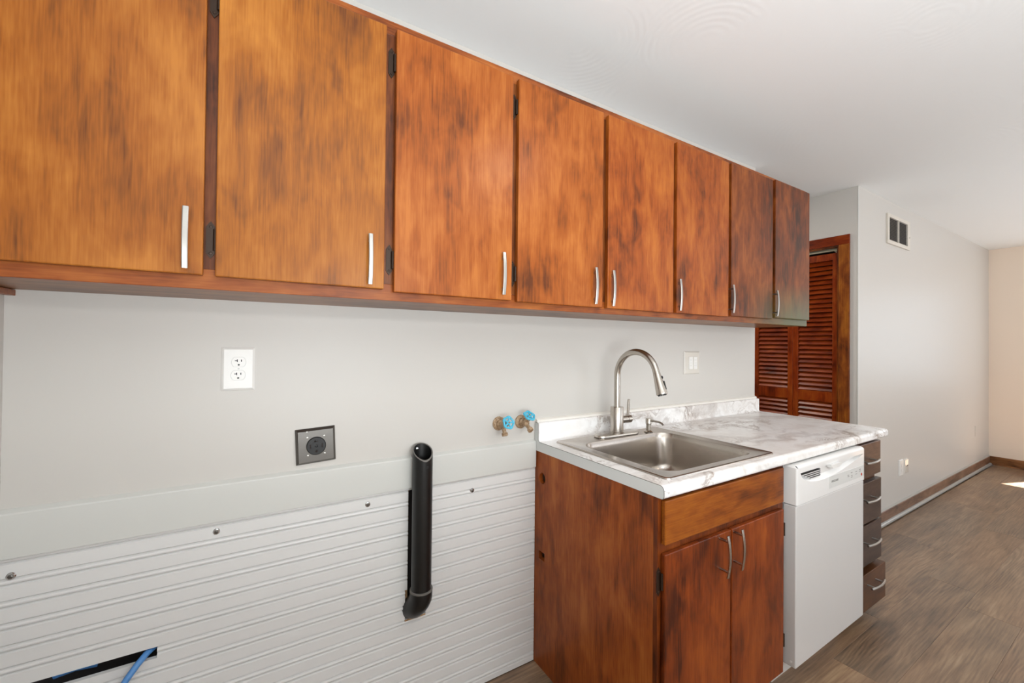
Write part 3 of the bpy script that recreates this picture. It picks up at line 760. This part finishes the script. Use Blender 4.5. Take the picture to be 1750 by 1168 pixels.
# ------------------------------------------------------------------ washer valves
def valve(x, z, tilt_up, tilt_side, label, dirs):
    v = thing('water_valve', (x, 0, z), label, 'valve', 'brass supply valves on the wall')
    MB().lathe((x, 0, z), (0, -1, 0), [(.0275, 0), (.0275, .004), (.022, .009), (.015, .011)], n=28).build('wall_flange', 'brass', v)
    bd = MB(); bd.lathe((x, -.009, z), (0, -1, 0), [(.0145, 0), (.017, .003), (.017, .012), (.0125, .016), (.0125, .034), (.011, .040), (.004, .042)], n=20)
    ax = Vector(dirs[0]).normalized(); c = Vector((x, -.036, z))
    bd.cyl(c, c+ax*.026, .0105, .0095, n=16); bd.lathe(c+ax*.020, ax, [(.012, 0), (.012, .008), (.006, .010), (.004, .018)], n=6, smooth=False)
    bd.build('valve_body', 'brass', v)
    sp = Vector(dirs[1]).normalized(); MB().lathe(c, sp, [(.009, 0), (.0078, .018), (.0078, .030), (.0115, .031), (.0125, .034), (.0115, .037), (.0125, .040), (.0115, .043), (.008, .044), (.0075, .040)], n=20).build('hose_spout', 'brass', v)
    wc = c+ax*.042; q = ax.to_track_quat('Z', 'Y'); hw = MB()
    n = 40; ring = []
    b = bmesh.new()
    for i in range(n):
        a = 2*PI*i/n; R = .0215+.0016*math.cos(5*a); row = []
        for k in range(8):
            t = 2*PI*k/8; row.append(b.verts.new(wc+q@Vector(((R+.0042*math.cos(t))*math.cos(a), (R+.0042*math.cos(t))*math.sin(a), .0042*math.sin(t)))))
        ring.append(row)
    for i in range(n):
        A, B = ring[i], ring[(i+1) % n]
        for k in range(8): b.faces.new((A[k], A[(k+1) % 8], B[(k+1) % 8], B[k]))
    bmesh.ops.recalc_face_normals(b, faces=b.faces)
    for f in b.faces: f.smooth = True
    add_bm(hw, b)
    for i in range(5):
        a = 2*PI*i/5; hw.tube([wc, wc+q@Vector((.021*math.cos(a), .021*math.sin(a), 0))], .0036, n=8)
    hw.lathe(wc-ax*.004, ax, [(.008, 0), (.009, .004), (.007, .008)], n=16)
    hw.build('handwheel', 'blue_pl', v)
    MB().lathe(wc+ax*.003, ax, [(.0035, 0), (.0035, .003), (.002, .0045)], n=10).build('wheel_nut', 'brass', v)
valve(.8243, 1.002, 0, 0, 'left one of two brass water valves with blue handwheels', [(.02, -1, .38), (.02, -.35, -1)])
valve(.928, 1.0, 0, 0, 'right one of two brass water valves, beside the backsplash end', [(.05, -.62, .80), (.12, -.8, -.62)])

# ------------------------------------------------------------------ standpipe
PXC, PYC, PR = .4985, -.0405, .0345
dp = thing('drain_pipe', (PXC, 0, .35), 'black plastic standpipe on the beadboard wall with an angled open top', 'pipe')
def pipe():
    b = bmesh.new(); n = 40; ri = PR-.004
    def zt(x, y):      # slanted cut, lower towards the room
        t = (y-(PYC-PR))/(2*PR); return .912+.052*min(1, max(0, t))**.75
    O0, O1, I1, I0 = [], [], [], []
    for i in range(n):
        a = 2*PI*i/n; c, s = math.cos(a), math.sin(a)
        O0.append(b.verts.new((PXC+PR*c, PYC+PR*s, .44))); O1.append(b.verts.new((PXC+PR*c, PYC+PR*s, zt(0, PYC+PR*s))))
        I1.append(b.verts.new((PXC+ri*c, PYC+ri*s, zt(0, PYC+ri*s)))); I0.append(b.verts.new((PXC+ri*c, PYC+ri*s, .44)))
    for i in range(n):
        j = (i+1) % n
        for A, B, mi in ((O0, O1, 0), (O1, I1, 1), (I1, I0, 0)):
            f = b.faces.new((A[i], A[j], B[j], B[i])); f.material_index = mi; f.smooth = mi == 0
    b.faces.new(I0)
    bmesh.ops.recalc_face_normals(b, faces=b.faces)
    m = MB(); add_bm(m, b); return m
pipe().build('pipe', ['abs', 'abs_edge'], dp)
el = MB(); c = [(PXC, PYC, .466), (PXC, PYC, .448), (PXC-.0005, PYC+.001, .437), (PXC-.003, PYC+.006, .425), (PXC-.007, PYC+.016, .410), (PXC-.012, PYC+.031, .395), (PXC-.017, PYC+.050, .384), (PXC-.020, PYC+.08, .378), (PXC-.020, PYC+.11, .376)]
el.tube(c, .0385, n=32); el.build('elbow', 'abs', dp)
MB().lathe((PXC, PYC, .462), (0, 0, 1), [(.0392, 0), (.0392, .005), (.0345, .0058)], n=32, cap=False).build('collar', 'abs_edge', dp)
MB().lathe((PXC-.012, PYC+.0295, .945), (-.2, -1, 0), [(.006, 0), (.006, .002), (.003, .004)], n=14).build('screw', 'chrome', dp)
MB().cyl((PXC+.006, PYC-.0335, .893), (PXC+.006, PYC-.0352, .893), .0045, n=14).build('screw_hole', 'black', dp)

# ------------------------------------------------------------------ beadboard screws
for i, (x, z, lb) in enumerate([(-.4793, .7669, 'leftmost of four steel washer screws, at the far left of the beadboard'), (-.089, .782, 'second steel washer screw from the left on the beadboard'),
                 (.3232, .7784, 'steel washer screw just left of the black standpipe'), (.7086, .7578, 'steel washer screw right of the black standpipe, below the valves')]):
    t = thing('washer_screw', (x, -.004, z), lb, 'screw', 'screws along the beadboard top')
    MB().lathe((x, -.0035, z), (0, -1, 0), [(.0085, 0), (.0088, .001), (.0075, .0026), (.006, .003)], n=24).build('washer', 'chrome', t)
    s = MB(); s.lathe((x, -.0063, z), (0, -1, 0), [(.0055, 0), (.0052, .0018), (.003, .0028)], n=6, smooth=False); s.build('head', 'plate_steel', t)

# ------------------------------------------------------------------ outlets
def plate_mb(x0, x1, z0, z1, y, t=.006, bv=.006):
    m = MB()
    b = loft([[(x, y, z) for x, z in ((x0, z0), (x1, z0), (x1, z1), (x0, z1))], [(x, y-t*.35, z) for x, z in ((x0, z0), (x1, z0), (x1, z1), (x0, z1))],
              [(x, y-t, z) for x, z in ((x0+bv, z0+bv), (x1-bv, z0+bv), (x1-bv, z1-bv), (x0+bv, z1-bv))]], True, smooth=False)
    add_bm(m, b); return m
def recept(cx, cz, y, parent, mat='white_pl', s=1, slots=True):
    m = MB(); R = .0172*s; hw = .0172*s; hh = .0135*s
    pts = []
    for k in range(32):
        a = 2*PI*k/32; px = R*math.cos(a)*1.0; pz = max(-hh, min(hh, R*math.sin(a))); pts.append((cx+px, cz+pz))
    m.prism(pts, 'y', y-.0012, y+.001); f = m.build('socket', mat, parent)
    if slots:
        k = MB(); k.box(cx-.0095*s, cx-.003*s, y-.0014, y-.0011, cz+.003, cz+.0052); k.box(cx-.0048*s, cx-.0026*s, y-.0014, y-.0011, cz+.0004, cz+.0078)
        k.box(cx+.0052*s, cx+.0076*s, y-.0014, y-.0011, cz+.001, cz+.0072)
        k.lathe((cx, y-.0011, cz-.0078), (0, -1, 0), [(.0026*s, 0), (.0026*s, .0003)], n=14)
        k.build('slots', 'black', f)
    r = MB(); ring = [(p[0], y-.0008, p[1]) for p in pts]; ring.append(ring[0]); r.tube([(cx+(x-cx)*1.03, yy, cz+(z-cz)*1.03) for x, yy, z in ring], .0005, n=6); r.build('socket_edge', 'dw_grey', f)
o1 = thing('outlet', (-.043, 0, 1.177), 'white duplex outlet with dark slots on the wall, left, under the cabinets', 'outlet')
plate_mb(-.0838, -.003, 1.177, 1.3005, -.0003).build('plate', 'white_pl', o1)
recept(-.0425, 1.2582, -.0064, o1); recept(-.0435, 1.2205, -.0064, o1)
MB().lathe((-.043, -.0062, 1.2393), (0, -1, 0), [(.0024, 0), (.002, .0008)], n=12).build('plate_screw', 'dw_grey', o1)
o2 = thing('outlet', (2.044, 0, 1.1615), 'glossy white outlet plate on the wall right of the faucet', 'outlet')
plate_mb(1.976, 2.1085, 1.1615, 1.2865, -.0003).build('plate', 'clear_pl', o2)
rc = MB(); 
for xx in (2.012, 2.052):
    rc.box(xx, xx+.031, -.0095, -.005, 1.188, 1.257, bev=.0015)
rc.build('rocker', 'white_pl', o2)
k = MB()
for xx in (2.012, 2.052):
    for zz in (1.205, 1.235): k.box(xx+.008, xx+.011, -.0099, -.0094, zz, zz+.008); k.box(xx+.019, xx+.022, -.0099, -.0094, zz, zz+.008)
    k.box(xx+.006, xx+.025, -.0098, -.0094, 1.2215, 1.2235)
k.build('slots', 'dw_grey', o2, kind='stuff')
# tilted steel 4-prong range receptacle
cx, cz = .163, .995
o3 = thing('range_outlet', (cx, 0, cz-.056), 'steel plate with a round black four-slot range receptacle, slightly crooked', 'outlet')
rot = Matrix.Translation((cx, 0, cz)) @ Matrix.Rotation(math.radians(-2.5), 4, 'Y') @ Matrix.Translation((-cx, 0, -cz))
def rb(m): m.bm.transform(rot); return m
rb(plate_mb(cx-.0565, cx+.0565, cz-.0545, cz+.0545, -.0003, .012, .007)).build('plate', 'plate_steel', o3)
rb(MB().lathe((cx, -.0118, cz), (0, -1, 0), [(.028, 0), (.028, .004), (.026, .006), (.004, .006), (.003, .004), (.001, .004)], n=36)).build('socket', 'black', o3)
k = MB(); k.box(cx-.0185, cx-.0150, -.0184, -.0175, cz-.006, cz+.007); k.box(cx+.0150, cx+.0185, -.0184, -.0175, cz-.006, cz+.007)
k.box(cx-.005, cx+.005, -.0184, -.0175, cz+.013, cz+.016); k.box(cx-.005, cx-.002, -.0184, -.0175, cz+.012, cz+.020); k.lathe((cx, -.0176, cz-.016), (0, -1, 0), [(.004, 0), (.004, .0008)], n=14)
rb(k).build('slots', 'cavity', o3)
for dx, dz in ((-.024, .0275), (.024, .0275), (-.024, -.0275), (.024, -.0275)):
    rb(MB().lathe((cx+dx, -.0121, cz+dz), (0, -1, 0), [(.0032, 0), (.003, .0012), (.0012, .0016)], n=14)).build('plate_screw', 'handle', o3)
rb(MB().lathe((cx-.0245, -.0121, cz+.046), (0, -1, 0), [(.0025, 0), (.001, .0012)], n=10)).build('paint_chip', 'white_pl', o3)
# right wall outlets
o4 = thing('outlet', (4.37, YC, .30), 'left plate of the low pair of wall outlets past the drawers, white', 'outlet')
plate_mb(4.335, 4.418, .302, .4265, YC-.0003, .010, .006).build('plate', 'white_pl', o4)
recept(4.378, .382, YC-.0104, o4, s=.95, slots=False); recept(4.378, .345, YC-.0104, o4, s=.95, slots=False)
o5 = thing('outlet', (4.49, YC, .305), 'right plate of the low pair, cream with a dark jack opening', 'outlet')
plate_mb(4.438, 4.516, .304, .4205, YC-.0003, .012, .006).build('plate', 'clear_pl', o5)
MB().prism([(4.470, .361), (4.508, .366), (4.506, .372), (4.48, .370)], 'y', YC-.0135, YC-.012).build('jack_opening', 'black', o5)
o6 = thing('outlet', (6.59, YC, .37), 'small blank white cover low on the wall near the far corner', 'outlet')
plate_mb(6.555, 6.625, .375, .49, YC-.0003, .004, .004).build('plate', 'wall', o6)

# ------------------------------------------------------------------ return-air vent
VX0, VX1, VZ0, VZ1 = 4.072, 4.545, 2.113, 2.342
vt = thing('wall_vent', ((VX0+VX1)/2, YC, VZ0), 'cream metal air vent with dark louvers high on the right-hand wall', 'vent')
vf = MB(); y0, y1 = YC-.013, YC-.0004; t = .030
vf.box(VX0, VX1, y0, y1, VZ0, VZ0+.028, bev=.001); vf.box(VX0, VX1, y0, y1, VZ1-.026, VZ1, bev=.001); vf.box(VX0, VX0+.03, y0, y1, VZ0+.028, VZ1-.026); vf.box(VX1-.055, VX1, y0, y1, VZ0+.028, VZ1-.026)
vf.box((VX0+VX1)/2-.02, (VX0+VX1)/2-.006, y0, y1, VZ0+.028, VZ1-.026)
vf.build('frame', 'vent', vt)
MB().box(VX0+.028, VX1-.05, YC-.0025, YC-.0005, VZ0+.026, VZ1-.024).build('duct_shadow_plate', 'black', vt)
xm = (VX0+VX1)/2-.013; src = {}
for a, b in ((VX0+.03, xm-.007), (xm+.007, VX1-.055)):
    n = 15
    for i in range(n):
        z = VZ0+.031+(i+.5)*(VZ1-.026-VZ0-.031)/n; L = round((b-a)/2, 5)
        if L not in src:
            s = MB(); s.box(-L, L, -.005, .005, -.0007, .0007); s.bm.transform(Matrix.Rotation(math.radians(35), 4, 'X'))
            o = s.build('louver', 'vent_slat', vt); src[L] = o; o.location = Vector(((a+b)/2, YC-.0075, z))-wloc(vt)
        else: put(src[L], 'louver', ((a+b)/2, YC-.0075, z), vt)
MB().cyl((VX1-.02, y0-.006, VZ0+.10), (VX1-.02, y0, VZ0+.10), .004, n=10).build('lever_knob', 'vent', vt)

# ------------------------------------------------------------------ blue tubing through the wall slot
tb = MB(); tb.tube([(-.19, .055, .475), (-.205, .045, .487), (-.222, .022, .4955), (-.236, .0, .4935), (-.2515, -.02, .4815), (-.268, -.034, .462), (-.284, -.042, .437), (-.30, -.046, .41), (-.32, -.045, .36), (-.345, -.04, .30)], .0078, n=16)
o = tb.build('water_tube', 'cable'); o['label'] = 'blue plastic tubing coming out of the dark slot in the beadboard'; o['category'] = 'tube'
tb = MB(); tb.tube([(-.42, .05, .478), (-.38, .045, .486), (-.34, .05, .478)], .009, n=12)
o = tb.build('water_tube', 'cable'); o['label'] = 'blue tubing lying inside the dark wall slot at lower left'; o['category'] = 'tube'
